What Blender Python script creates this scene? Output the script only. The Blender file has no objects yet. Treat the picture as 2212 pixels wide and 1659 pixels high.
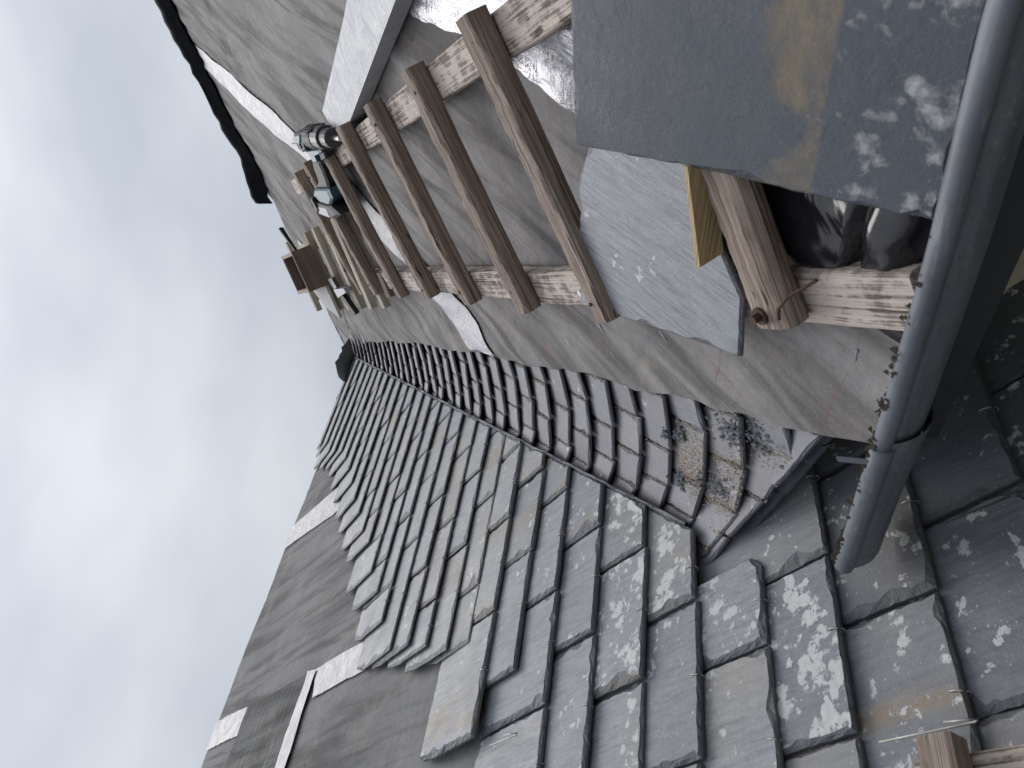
import bpy, math, random
import numpy as np
from mathutils import Vector, Matrix, noise
random.seed(7)
rnd = random.uniform
SC = bpy.context.scene
COL = SC.collection

# ------------------------------------------------------------------ camera
PITCH = math.atan((1432 - 1106) / 1720.0)          # looking up by about 11 degrees, phone turned on its side
HF = np.array([1, 1, 0]) / 2 ** .5                 # horizontal forward
RT = np.array([1, -1, 0]) / 2 ** .5                # to the right
UPV = np.array([0, 0, 1.])
FWD = HF * math.cos(PITCH) + UPV * math.sin(PITCH)
DWN = HF * math.sin(PITCH) - UPV * math.cos(PITCH)
cam_d = bpy.data.cameras.new('camera'); cam = bpy.data.objects.new('camera', cam_d); COL.objects.link(cam)
cam_d.sensor_width = 36.0; cam_d.sensor_fit = 'HORIZONTAL'; cam_d.lens = 1720 / 2212 * 36
cam_d.clip_start = 0.02; cam_d.clip_end = 2000
m = Matrix(((DWN[0], RT[0], -FWD[0], 0), (DWN[1], RT[1], -FWD[1], 0), (DWN[2], RT[2], -FWD[2], 0), (0, 0, 0, 1)))
cam.matrix_world = m
cam_d.dof.use_dof = True; cam_d.dof.focus_distance = 1.7; cam_d.dof.aperture_fstop = 11.0
SC.camera = cam

# ------------------------------------------------------------------ overcast sky and soft sun
W = bpy.data.worlds.new('World'); SC.world = W; W.use_nodes = True
wn = W.node_tree.nodes; wl = W.node_tree.links; wn.clear()
SUN_EL, SUN_AZ = math.radians(66), math.radians(45)
out = wn.new('ShaderNodeOutputWorld'); bg = wn.new('ShaderNodeBackground'); bg.inputs['Strength'].default_value = 0.105
sky = wn.new('ShaderNodeTexSky'); sky.sky_type = 'NISHITA'; sky.sun_disc = False
sky.sun_elevation = SUN_EL; sky.sun_rotation = SUN_AZ; sky.dust_density = 4.0; sky.air_density = 1.0
tc = wn.new('ShaderNodeTexCoord')
mp = wn.new('ShaderNodeMapping'); mp.inputs['Scale'].default_value = (1.0, 1.0, 2.2)
nz = wn.new('ShaderNodeTexNoise'); nz.inputs['Scale'].default_value = 3.6; nz.inputs['Detail'].default_value = 3; nz.inputs['Roughness'].default_value = .45
rp = wn.new('ShaderNodeValToRGB')
rp.color_ramp.elements[0].position = .30; rp.color_ramp.elements[0].color = (4.2, 4.55, 5.2, 1)
rp.color_ramp.elements[1].position = .72; rp.color_ramp.elements[1].color = (5.9, 6.15, 6.55, 1)
mx = wn.new('ShaderNodeMixRGB'); mx.inputs['Fac'].default_value = .93
wl.new(tc.outputs['Generated'], mp.inputs['Vector']); wl.new(mp.outputs['Vector'], nz.inputs['Vector'])
wl.new(nz.outputs['Fac'], rp.inputs['Fac']); wl.new(sky.outputs['Color'], mx.inputs['Color1']); wl.new(rp.outputs['Color'], mx.inputs['Color2'])
# a standard overcast sky: three times as bright overhead as at the horizon
sz = wn.new('ShaderNodeSeparateXYZ'); wl.new(tc.outputs['Generated'], sz.inputs[0])
mz = wn.new('ShaderNodeMath'); mz.operation = 'MAXIMUM'; mz.inputs[1].default_value = 0.0; wl.new(sz.outputs['Z'], mz.inputs[0])
ma = wn.new('ShaderNodeMath'); ma.operation = 'MULTIPLY_ADD'; ma.inputs[1].default_value = 1.18; ma.inputs[2].default_value = .59; wl.new(mz.outputs[0], ma.inputs[0])
mg = wn.new('ShaderNodeMixRGB'); mg.blend_type = 'MULTIPLY'; mg.inputs['Fac'].default_value = 1.0
wl.new(mx.outputs['Color'], mg.inputs['Color1']); wl.new(ma.outputs[0], mg.inputs['Color2'])
wl.new(mg.outputs['Color'], bg.inputs['Color']); wl.new(bg.outputs['Background'], out.inputs['Surface'])
sd = bpy.data.lights.new('sun', 'SUN'); sd.energy = 1.7; sd.angle = math.radians(35); sd.color = (1.0, .97, .93)
so = bpy.data.objects.new('sun', sd); COL.objects.link(so)
sdir = Vector((math.cos(SUN_EL) * math.sin(SUN_AZ), math.cos(SUN_EL) * math.cos(SUN_AZ), math.sin(SUN_EL)))
so.rotation_euler = sdir.to_track_quat('Z', 'Y').to_euler(); so.location = (0, 0, 12)
vs = SC.view_settings; vs.view_transform = 'Standard'; vs.look = 'None'; vs.exposure = 0.0; vs.gamma = 1.0; vs.use_curve_mapping = False
try: SC.cycles.max_bounces = 6
except Exception: pass

# ------------------------------------------------------------------ geometry of the two slopes (metres, camera at the origin)
aL = math.radians(46.5); bR = math.radians(41.0); hL = .92; hR = .59
nL = np.array([0, -math.sin(aL), math.cos(aL)]); y0L = hL / math.sin(aL)
sL = np.array([0, math.cos(aL), math.sin(aL)])
az = math.radians(39)
eY = HF * math.cos(az) - RT * math.sin(az); eX = HF * math.sin(az) + RT * math.cos(az)
sR = eX * math.cos(bR) + UPV * math.sin(bR); nR = -eX * math.sin(bR) + UPV * math.cos(bR)
A3 = np.array([nL, nR, UPV])
def V(z): return np.linalg.solve(A3, [-hL, -hR, z])
def ray(ix, iy):
    x = (1659 - iy) - 829.5; y = ix - 1106
    d = FWD * 1720 + RT * x + DWN * y
    return d / np.linalg.norm(d)
def LP(x, s, h=0.0): return np.array([x, y0L, 0.]) + sL * s + nL * h
def RP(y, s, h=0.0): return nR * (h - hR) + eY * y + sR * s
def hitL(ix, iy, h=0.0):
    d = ray(ix, iy); P = d * ((h - hL) / nL.dot(d)); return P[0], (P - np.array([0, y0L, 0])).dot(sL)
def hitR(ix, iy, h=0.0):
    d = ray(ix, iy); P = d * ((h - hR) / nR.dot(d)); return eY.dot(P), sR.dot(P)
FA, FB, FOFF = .2, .4, -.042
def fan0(t, z):
    v = V(z); return (1 - t) ** 2 * (v + np.array([-FA, 0, 0])) + 2 * t * (1 - t) * v + t * t * (v - eY * FB)
def fan(t, z, h=0.0):
    e = 1e-3
    a = fan0(t + e, z) - fan0(t - e, z); b = fan0(t, z + e) - fan0(t, z - e)
    n = np.cross(a, b); n /= np.linalg.norm(n)
    if n[2] < 0: n = -n
    return fan0(t, z) + n * (h + FOFF - .038 * (1 - sstep(.08, .5, t)) * sstep(-.10, .0, z))
def N(x, y=0., z=0.): return noise.noise(Vector((x, y, z)))
def sstep(a, b, x):
    t = min(1, max(0, (x - a) / (b - a))); return t * t * (3 - 2 * t)

# ------------------------------------------------------------------ object helpers
WOFF = {}
def link(o, parent=None):
    COL.objects.link(o)
    if parent is not None: o.parent = parent
def mesh(name, verts, faces, uvs=None, smooth=False, mats=(), fmat=None):
    me = bpy.data.meshes.new(name); me.from_pydata([tuple(v) for v in verts], [], faces)
    for mt in mats: me.materials.append(mt)
    if fmat is not None:
        for i, k in enumerate(fmat): me.polygons[i].material_index = k
    if uvs is not None:
        ul = me.uv_layers.new(name='UVMap')
        for p in me.polygons:
            for li in p.loop_indices:
                ul.data[li].uv = uvs[me.loops[li].vertex_index]
    if smooth:
        for p in me.polygons: p.use_smooth = True
    me.update(); return me
def put(name, verts, faces, mat, parent=None, uvs=None, smooth=False, fmat=None, origin=None):
    """one mesh object; vertices are given in world coordinates"""
    mats = mat if isinstance(mat, (list, tuple)) else (mat,)
    v = np.array(verts, float)
    if origin is None: origin = v.mean(0)
    origin = np.array(origin, float)
    me = mesh(name, v - origin, faces, uvs, smooth, mats, fmat)
    o = bpy.data.objects.new(name, me); link(o, parent)
    po = WOFF.get(parent.name, np.zeros(3)) if parent is not None else np.zeros(3)
    o.location = origin - po; WOFF[o.name] = origin
    return o
def thing(name, label, cat, loc, group=None):
    o = bpy.data.objects.new(name, None); o.empty_display_size = .05; link(o); o.location = tuple(loc); WOFF[o.name] = np.array(loc, float)
    return tag(o, label, cat, group)
def tag(o, label=None, cat=None, group=None, kind=None):
    if label: o['label'] = label
    if cat: o['category'] = cat
    if group: o['group'] = group
    if kind: o['kind'] = kind
    return o
def grid(nu, nv, f):
    vs, uv, fs = [], [], []
    for j in range(nv + 1):
        for i in range(nu + 1):
            P, u = f(i / nu, j / nv); vs.append(P); uv.append(u)
    for j in range(nv):
        for i in range(nu):
            a = j * (nu + 1) + i; fs.append((a, a + 1, a + nu + 2, a + nu + 1))
    return vs, fs, uv
def loft(p0, p1, up, prof, n=1, jit=0.0, wob=0.0, seed=0.):
    """prism with the outline prof [(a,b)] in the frame (side, up) swept from p0 to p1; uv: u along, v round"""
    p0 = np.array(p0, float); p1 = np.array(p1, float); d = p1 - p0; Ln = np.linalg.norm(d); d /= Ln
    sd_ = np.cross(d, up); sd_ /= np.linalg.norm(sd_); u2 = np.cross(sd_, d)
    k = len(prof); vs, uv, fs = [], [], []
    per = [0]
    for i in range(k): per.append(per[-1] + math.dist(prof[i], prof[(i + 1) % k]))
    for j in range(n + 1):
        t = j / n; c = p0 + d * Ln * t + sd_ * wob * N(t * Ln * 3, seed) + u2 * wob * N(t * Ln * 3, seed + 9)
        for i, (a, b) in enumerate(prof):
            q = 1 + jit * N(t * Ln * 22, i * 1.7, seed) + jit * .7 * N(t * Ln * 60, i * 2.3, seed + 5)
            vs.append(c + sd_ * a * q + u2 * b * q); uv.append((t * Ln, per[i]))
    for j in range(n):
        for i in range(k):
            a = j * k + i; b = j * k + (i + 1) % k; fs.append((a, b, b + k, a + k))
    fs.append(tuple(range(k))[::-1]); fs.append(tuple(range(n * k, n * k + k)))
    return vs, fs, uv
def rect(w, h, r=0.0, y0=0.0):
    if r <= 0: return [(-w / 2, y0), (w / 2, y0), (w / 2, y0 + h), (-w / 2, y0 + h)]
    pts = []
    for cx, cy, a0 in ((w / 2 - r, y0 + r, -90), (w / 2 - r, y0 + h - r, 0), (-w / 2 + r, y0 + h - r, 90), (-w / 2 + r, y0 + r, 180)):
        for k in range(3):
            a = math.radians(a0 + 45 * k); pts.append((cx + r * math.cos(a), cy + r * math.sin(a)))
    return pts
def circ(r, k=10, a0=0, a1=360):
    return [(r * math.cos(math.radians(a0 + (a1 - a0) * i / k)), r * math.sin(math.radians(a0 + (a1 - a0) * i / k))) for i in range(k)]
def tube(pts, r, k=6):
    pts = [np.array(p, float) for p in pts]; vs, fs, uv = [], [], []
    for j, p in enumerate(pts):
        d = pts[min(j + 1, len(pts) - 1)] - pts[max(j - 1, 0)]; d /= np.linalg.norm(d)
        h = np.array([.3, .2, .93]); a = np.cross(d, h); a /= np.linalg.norm(a); b = np.cross(d, a)
        for i in range(k):
            w = 2 * math.pi * i / k; vs.append(p + a * r * math.cos(w) + b * r * math.sin(w)); uv.append((j * .01, i * .005))
    for j in range(len(pts) - 1):
        for i in range(k):
            a = j * k + i; b = j * k + (i + 1) % k; fs.append((a, b, b + k, a + k))
    fs.append(tuple(range(k))[::-1]); fs.append(tuple(range((len(pts) - 1) * k, len(pts) * k)))
    return vs, fs, uv
def cut(poly, p, n):
    """keep the side of a 2-D polygon with (q-p).n <= 0"""
    out_ = []
    for i in range(len(poly)):
        a, b = poly[i], poly[(i + 1) % len(poly)]
        da = (a[0] - p[0]) * n[0] + (a[1] - p[1]) * n[1]; db = (b[0] - p[0]) * n[0] + (b[1] - p[1]) * n[1]
        if da <= 0: out_.append(a)
        if da * db < 0:
            t = da / (da - db); out_.append((a[0] + (b[0] - a[0]) * t, a[1] + (b[1] - a[1]) * t))
    return out_
def area(p): return .5 * sum(p[i][0] * p[(i + 1) % len(p)][1] - p[(i + 1) % len(p)][0] * p[i][1] for i in range(len(p)))

# ------------------------------------------------------------------ materials
class NT:
    def __init__(s, name):
        s.m = bpy.data.materials.new(name); s.m.use_nodes = True; s.t = s.m.node_tree; s.b = s.t.nodes['Principled BSDF']
    def n(s, k, **kw):
        o = s.t.nodes.new(k)
        for a, v in kw.items():
            if a[0] == '_': o.inputs[a[1:].replace('_', ' ')].default_value = v
            else: setattr(o, a, v)
        return o
    def l(s, a, b): s.t.links.new(a, b)
    def uv(s, sx=1., sy=1., rand=True):
        t = s.n('ShaderNodeTexCoord'); o = t.outputs['UV']
        if rand:
            r = s.n('ShaderNodeObjectInfo'); mu = s.n('ShaderNodeMath', operation='MULTIPLY'); mu.inputs[1].default_value = 37.0
            s.l(r.outputs['Random'], mu.inputs[0]); cb = s.n('ShaderNodeCombineXYZ'); s.l(mu.outputs[0], cb.inputs[0]); s.l(mu.outputs[0], cb.inputs[1]); s.l(mu.outputs[0], cb.inputs[2])
            ad = s.n('ShaderNodeVectorMath', operation='ADD'); s.l(o, ad.inputs[0]); s.l(cb.outputs[0], ad.inputs[1]); o = ad.outputs[0]
        return o
    def sc(s, v, sx, sy, sz=1.):
        p_ = s.n('ShaderNodeMapping'); p_.inputs['Scale'].default_value = (sx, sy, sz); s.l(v, p_.inputs['Vector']); return p_.outputs['Vector']
    def noise(s, v, scale, detail=4, rough=.55, dist=0.):
        o = s.n('ShaderNodeTexNoise'); o.inputs['Scale'].default_value = scale; o.inputs['Detail'].default_value = detail
        o.inputs['Roughness'].default_value = rough; o.inputs['Distortion'].default_value = dist; s.l(v, o.inputs['Vector']); return o.outputs['Fac']
    def ramp(s, f, *st):
        o = s.n('ShaderNodeValToRGB'); e = o.color_ramp.elements
        while len(e) < len(st): e.new(.5)
        for i, (p_, c) in enumerate(st):
            e[i].position = p_; e[i].color = (c, c, c, 1) if not isinstance(c, tuple) else (*c, 1)
        s.l(f, o.inputs['Fac']); return o.outputs['Color']
    def mix(s, f, a, b, mode='MIX'):
        o = s.n('ShaderNodeMixRGB', blend_type=mode)
        for i, q in ((0, f), (1, a), (2, b)):
            if isinstance(q, (int, float)): o.inputs[i].default_value = q
            elif isinstance(q, tuple): o.inputs[i].default_value = (*q, 1)
            else: s.l(q, o.inputs[i])
        return o.outputs[0]
    def math(s, op, a, b=None):
        o = s.n('ShaderNodeMath', operation=op)
        for i, q in ((0, a), (1, b)):
            if q is None: continue
            if isinstance(q, (int, float)): o.inputs[i].default_value = q
            else: s.l(q, o.inputs[i])
        return o.outputs[0]
    def prop(s, name):
        o = s.n('ShaderNodeAttribute', attribute_type='OBJECT', attribute_name=name); return o.outputs['Fac']
    def bump(s, h, strength, dist):
        o = s.n('ShaderNodeBump'); o.inputs['Strength'].default_value = strength; o.inputs['Distance'].default_value = dist; s.l(h, o.inputs['Height'])
        prev = s.b.inputs['Normal'].links
        if prev: s.l(prev[0].from_socket, o.inputs['Normal'])
        s.l(o.outputs['Normal'], s.b.inputs['Normal'])
    def set(s, col=None, rough=None, metal=None, spec=None):
        for nm, q in (('Base Color', col), ('Roughness', rough), ('Metallic', metal), ('Specular IOR Level', spec)):
            if q is None: continue
            i = s.b.inputs[nm]
            if isinstance(q, (int, float)): i.default_value = q
            elif isinstance(q, tuple): i.default_value = (*q, 1)
            else: s.l(q, i)
        return s.m
def slate_mat(name, edge=False):
    k = NT(name); v = k.uv(); raw = k.uv(rand=False)
    sx = k.n('ShaderNodeSeparateXYZ'); k.l(raw, sx.inputs[0]); ry = sx.outputs[1]
    big = k.noise(v, 9, 5, .6); st = k.noise(k.sc(v, 150, 16), 1.0, 6, .65); fine = k.noise(v, 420, 3, .6); med = k.noise(k.sc(v, 60, 30), 1.0, 5, .65, .6)
    c = k.mix(k.ramp(big, (.3, 0.), (.72, 1.)), (.175, .187, .215), (.29, .302, .325))
    c = k.mix(k.math('MULTIPLY', k.ramp(st, (.42, 0.), (.70, 1.)), .60), c, (.41, .42, .435))
    c = k.mix(k.math('MULTIPLY', k.ramp(st, (.28, 1.), (.44, 0.)), .55), c, (.09, .095, .11))
    c = k.mix(k.math('MULTIPLY', k.ramp(med, (.56, 0.), (.70, 1.)), .35), c, (.40, .41, .42))
    c = k.mix(k.math('MULTIPLY', k.ramp(fine, (.3, 1.), (.55, 0.)), .35), c, (.10, .105, .12))
    tone = k.prop('tone'); c = k.mix(tone, c, k.mix(med, (.145, .14, .158), (.20, .195, .215)))
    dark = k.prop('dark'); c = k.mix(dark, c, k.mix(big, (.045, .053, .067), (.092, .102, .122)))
    warm = k.prop('warm'); c = k.mix(k.math('MULTIPLY', warm, k.ramp(k.noise(v, 5, 3), (.35, 0.), (.65, 1.))), c, (.30, .275, .235))
    oc = k.prop('ochre')
    band = k.ramp(k.noise(k.sc(v, 13, .9), 1.0, 3, .5, .5), (.58, 0.), (.63, 1.))
    c = k.mix(k.math('MULTIPLY', k.math('MULTIPLY', band, oc), k.ramp(k.noise(v, 60, 4), (.25, .35), (.7, .9))), c, (.26, .205, .14))
    # stain that stops sharply where another slate used to lie
    dl = k.math('SUBTRACT', ry, k.prop('lapy')); up = k.ramp(dl, (0., 0.), (.004, 1.))
    fade = k.ramp(k.math('ADD', k.math('MULTIPLY', dl, 2.2), k.math('MULTIPLY', k.noise(v, 8, 4, .6, .5), .9)), (.40, .85), (.56, 0.))
    c = k.mix(k.math('MULTIPLY', k.math('MULTIPLY', up, fade), k.prop('lap')), c, k.mix(k.noise(v, 40, 3), (.16, .125, .075), (.27, .205, .12)))
    if not edge:
        vo = k.n('ShaderNodeTexVoronoi'); vo.inputs['Scale'].default_value = 55.; k.l(v, vo.inputs['Vector'])
        ln = k.math('ADD', k.math('MULTIPLY', k.noise(v, 20, 4, .6, .4), .66), k.math('MULTIPLY', k.noise(v, 150, 4, .65), .22))
        ln = k.math('ADD', ln, k.math('MULTIPLY', k.math('SUBTRACT', .75, vo.outputs['Distance']), .16))
        hi = k.math('MULTIPLY', k.prop('low'), k.ramp(k.math('ADD', ry, .5), (.33, 0.), (.41, .14)))
        li = k.math('SUBTRACT', k.math('ADD', ln, k.math('MULTIPLY', k.prop('lichen'), .105)), hi); lm = k.mix(k.prop('low'), k.ramp(li, (.600, 0.), (.632, 1.)), k.ramp(li, (.57, 0.), (.70, .75)))
        c = k.mix(k.math('MULTIPLY', lm, .88), c, k.mix(k.noise(v, 120, 3), (.36, .37, .36), (.66, .67, .66)))
        sp = k.ramp(k.noise(v, 190, 2, .5), (.70, 0.), (.74, 1.)); c = k.mix(k.math('MULTIPLY', sp, k.math('SUBTRACT', .65, k.math('MULTIPLY', k.prop('low'), .55))), c, (.5, .5, .49))
        h = k.math('ADD', k.math('ADD', st, k.math('MULTIPLY', fine, .4)), k.math('MULTIPLY', lm, .35))
        k.bump(h, .6, .0018); k.bump(med, .35, .003); k.bump(big, .6, .005)
    else:
        c = k.mix(.6, c, (.045, .048, .056)); fl = k.noise(k.sc(v, 120, 120), 1.0, 4, .7)
        k.bump(fl, .9, .004)
    return k.set(c, k.ramp(big, (.3, .48), (.7, .70)), spec=.42)
M = {}
M['slate'] = slate_mat('slate'); M['slate_edge'] = slate_mat('slate_chipped_edge', True)
def felt_mat(name, c0, c1, stripe=False):
    k = NT(name); v = k.uv(rand=False)
    a = k.noise(v, 3.2, 5, .6); b = k.noise(v, 38, 5, .65); g = k.noise(v, 700, 2, .6)
    c = k.mix(k.ramp(a, (.3, 0.), (.7, 1.)), c0, c1)
    c = k.mix(k.math('MULTIPLY', k.ramp(b, (.35, 1.), (.6, 0.)), .35), c, tuple(q * .68 for q in c0))
    c = k.mix(k.math('MULTIPLY', k.ramp(g, (.4, 0.), (.75, 1.)), .30), c, (.36, .35, .35))
    fo = k.noise(k.sc(v, 16, 1.8), 1., 4, .6, .5); c = k.mix(k.math('MULTIPLY', k.ramp(fo, (.38, 1.), (.55, 0.)), .75), c, tuple(q * .42 for q in c0))  # dark streaks: dirt, plus the shade of the folds painted into the colour
    c = k.mix(k.math('MULTIPLY', k.ramp(k.noise(v, 240, 3, .6), (.60, 0.), (.72, 1.)), .5), c, (.40, .38, .35))
    c = k.mix(k.math('MULTIPLY', k.ramp(k.noise(v, 120, 4, .7), (.26, 1.), (.36, 0.)), .6), c, (.06, .057, .056))
    dm = k.ramp(k.noise(k.sc(v, 5.5, 2.2), 1., 5, .65, .8), (.55, 0.), (.68, 1.)); c = k.mix(k.math('MULTIPLY', dm, .35), c, (.085, .082, .086))
    sd = k.ramp(k.noise(v, 4.2, 5, .7, .6), (.56, 0.), (.66, 1.)); c = k.mix(k.math('MULTIPLY', k.math('MULTIPLY', sd, k.ramp(k.noise(v, 330, 2, .6), (.40, 0.), (.60, 1.))), .6), c, (.36, .32, .27))
    # thin red printed grid, faded in places
    sp = k.n('ShaderNodeSeparateXYZ'); wv = k.n('ShaderNodeVectorMath', operation='ADD'); k.l(v, wv.inputs[0])
    nn = k.n('ShaderNodeTexNoise'); nn.inputs['Scale'].default_value = 4.0; k.l(v, nn.inputs['Vector'])
    ns = k.n('ShaderNodeVectorMath', operation='SCALE'); ns.inputs['Scale'].default_value = .012; k.l(nn.outputs['Color'], ns.inputs[0]); k.l(ns.outputs[0], wv.inputs[1]); k.l(wv.outputs[0], sp.inputs[0])
    def lines(o, per, w): return k.math('LESS_THAN', k.math('ABSOLUTE', k.math('SUBTRACT', k.math('FRACT', k.math('DIVIDE', o, per)), .5)), w / per / 2)
    l1 = lines(sp.outputs[0], .1, .0022); l2 = lines(sp.outputs[1], .1, .0022)
    fd = k.ramp(k.noise(v, 5, 4, .7), (.42, 0.), (.68, .8))
    c = k.mix(k.math('MULTIPLY', k.math('MAXIMUM', l1, l2), fd), c, (.21, .075, .065))
    red = k.math('MULTIPLY', k.ramp(k.noise(v, 7, 4, .7), (.60, 0.), (.76, 1.)), .30); c = k.mix(red, c, (.30, .17, .15))
    k.bump(b, .5, .005); k.bump(fo, .5, .012); k.bump(g, .35, .001)
    if stripe: k.bump(k.noise(k.sc(v, 3, 60), 1., 4), .7, .01)
    return k.set(c, .82, spec=.2)
M['felt'] = felt_mat('roofing_felt', (.195, .184, .180), (.30, .286, .28))
M['felt_left'] = felt_mat('roofing_felt_grey', (.185, .185, .187), (.265, .262, .26))
M['felt_patch'] = felt_mat('roofing_felt_striped', (.10, .107, .11), (.185, .185, .18), True)
def foil_mat(name, col, rough, bs, met=.35):
    k = NT(name); v = k.uv(rand=True)
    a = k.noise(v, 22, 5, .6, .7); s1 = k.noise(k.sc(v, 160, 10), 1., 4, .6); s2 = k.noise(k.sc(v, 10, 160), 1., 4, .6)
    k.bump(a, bs, .012); k.bump(k.math('ADD', s1, s2), bs * .8, .003)
    c = k.mix(k.ramp(a, (.35, 0.), (.7, 1.)), tuple(q * .8 for q in col), col)
    return k.set(c, k.ramp(a, (.3, rough), (.7, rough + .18)), met)
M['tape'] = foil_mat('silver_tape', (.44, .44, .46), .5, .5)
M['foil'] = foil_mat('silver_foil', (.46, .46, .50), .22, .8, .8)
M['board_silver'] = foil_mat('silver_board', (.47, .48, .50), .55, .6)
def wood_mat(name, dark, mid, light, paint=None, pf=.0, ax=(2.2, 95)):
    k = NT(name); v = k.uv()
    g = k.noise(k.sc(v, ax[0], ax[1]), 1., 5, .6, .35); g2 = k.noise(k.sc(v, ax[0] * 3, ax[1] * 3.2), 1., 3, .6); b = k.noise(v, 7, 4)
    c = k.mix(k.ramp(g, (.30, 0.), (.70, 1.)), dark, mid); c = k.mix(k.math('MULTIPLY', k.ramp(g2, (.45, 0.), (.7, 1.)), .5), c, light)
    c = k.mix(k.math('MULTIPLY', k.ramp(b, (.45, 0.), (.7, 1.)), .5), c, tuple(q * .62 for q in mid))
    if paint:
        pm = k.math('ADD', k.math('MULTIPLY', g2, .45), k.math('MULTIPLY', k.noise(v, 28, 5, .65), .55))
        pk = k.ramp(pm, (.5 - pf, 1.), (.54 - pf + .03, 0.)); c = k.mix(pk, paint, c)
    crack = k.ramp(g, (.30, 1.), (.38, 0.)); c = k.mix(k.math('MULTIPLY', crack, .85), c, tuple(q * .25 for q in dark))
    holes = k.ramp(k.noise(k.sc(v, 14, 60), 1., 2, .5), (.27, 1.), (.31, 0.)); c = k.mix(k.math('MULTIPLY', holes, .8), c, (.03, .022, .016))
    k.bump(g, 1.0, .008); k.bump(g2, .5, .002)
    return k.set(c, .8, spec=.2)
M['wood_rung'] = wood_mat('weathered_rung_wood', (.13, .088, .066), (.33, .258, .21), (.57, .50, .44))
M['wood_rail'] = wood_mat('weathered_painted_rail', (.12, .095, .078), (.30, .25, .215), (.46, .41, .37), (.56, .485, .42), .05)
M['wood_new'] = wood_mat('fresh_pine', (.40, .28, .14), (.56, .43, .25), (.66, .55, .37))
M['wood_pale'] = wood_mat('pale_pine', (.36, .31, .23), (.53, .475, .385), (.66, .61, .52))
M['wood_board'] = wood_mat('brown_plywood', (.13, .095, .07), (.21, .16, .125), (.30, .24, .19), ax=(1.5, 30))
M['wood_tan'] = wood_mat('tan_plywood', (.30, .23, .16), (.43, .34, .25), (.52, .43, .33), ax=(1.5, 30))
def plain(name, col, rough, metal=0., bs=.0, sc=60, spec=.5, var=.25):
    k = NT(name); t = k.n('ShaderNodeTexCoord'); v = t.outputs['Object']; n_ = k.noise(v, sc, 4, .6)
    c = k.mix(k.math('MULTIPLY', k.ramp(n_, (.35, 0.), (.7, 1.)), var), col, tuple(min(1, q * 1.5 + .02) for q in col))
    c = k.mix(k.math('MULTIPLY', k.ramp(k.noise(v, sc * .3, 4), (.45, 0.), (.7, 1.)), var), c, tuple(q * .55 for q in col))
    if bs: k.bump(n_, bs, .003)
    return k.set(c, rough, metal, spec)
k = NT('weathered_zinc_gutter'); v = k.uv(rand=False); a = k.noise(k.sc(v, 60, 9), 1., 5, .6, .4); b = k.noise(v, 90, 4, .65); g_ = k.noise(k.sc(v, 400, 30), 1., 3, .6)
c = k.mix(k.ramp(a, (.3, 0.), (.7, 1.)), (.105, .114, .133), (.175, .186, .208)); c = k.mix(k.math('MULTIPLY', k.ramp(b, (.58, 0.), (.70, 1.)), .5), c, (.34, .34, .34))
c = k.mix(k.math('MULTIPLY', k.ramp(b, (.30, 1.), (.40, 0.)), .6), c, (.06, .055, .05)); k.bump(a, .3, .004); k.bump(g_, .2, .001)
M['zinc'] = k.set(c, k.ramp(a, (.3, .42), (.7, .62)), .15)
M['fascia'] = plain('dark_fascia', (.035, .037, .042), .6, 0, .2, 30)
M['wall'] = plain('cream_render', (.56, .50, .33), .9, 0, .4, 50)
M['wire'] = plain('steel_hook_wire', (.34, .335, .32), .45, .5, 0, 60)
M['rust'] = plain('rusty_iron', (.075, .042, .026), .8, .3, .5, 120)
M['black_film'] = plain('black_membrane', (.006, .007, .009), .75, 0, .15, 20, .05)
M['plastic_bag'] = None
k = NT('glossy_black_plastic'); v = k.uv(); a = k.noise(v, 9, 3, .5, 1.0); b = k.noise(k.sc(v, 120, 18), 1., 4, .6)
k.bump(a, .35, .02); k.bump(b, .12, .002); M['plastic_bag'] = k.set((.012, .010, .013), .16, 0., .6)
M['teal'] = plain('teal_plastic', (.022, .075, .10), .5, 0, .1, 80)
M['dark_plastic'] = plain('black_rubber_plastic', (.014, .015, .018), .6, 0, .1, 80, .3)
M['grey_metal'] = plain('worn_grey_metal', (.07, .07, .073), .5, .4, .1, 120)
M['steel'] = plain('bright_steel', (.6, .6, .6), .3, .9)
M['pale_label'] = plain('scuffed_pale_plastic', (.24, .25, .28), .5, 0, .1, 200)
M['crumb_tan'] = plain('tan_sand', (.40, .325, .25), .95, 0, 0, 300, .2)
M['crumb_slate'] = plain('slate_chips', (.13, .145, .16), .7, 0, 0, 200)
M['moss'] = plain('dry_dark_moss', (.055, .045, .033), .95, 0, 0, 200, .1, .5)
M['plaster'] = plain('grey_plaster', (.42, .41, .41), .85, 0, .4, 40)
M['mortar'] = plain('rough_ridge_mortar', (.22, .205, .18), .95, 0, .8, 25, .2, .6)
M['soil'] = plain('ground', (.10, .10, .07), .95, 0, .4, 2)

# ------------------------------------------------------------------ ground far below
v_, f_, u_ = grid(24, 24, lambda a, b: ((a * 800 - 400, b * 800 - 400, -4.2 + .15 * N(a * 40, b * 40)), (a, b)))
tag(put('ground', v_, f_, M['soil'], uvs=u_, smooth=True), kind='structure')

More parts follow.
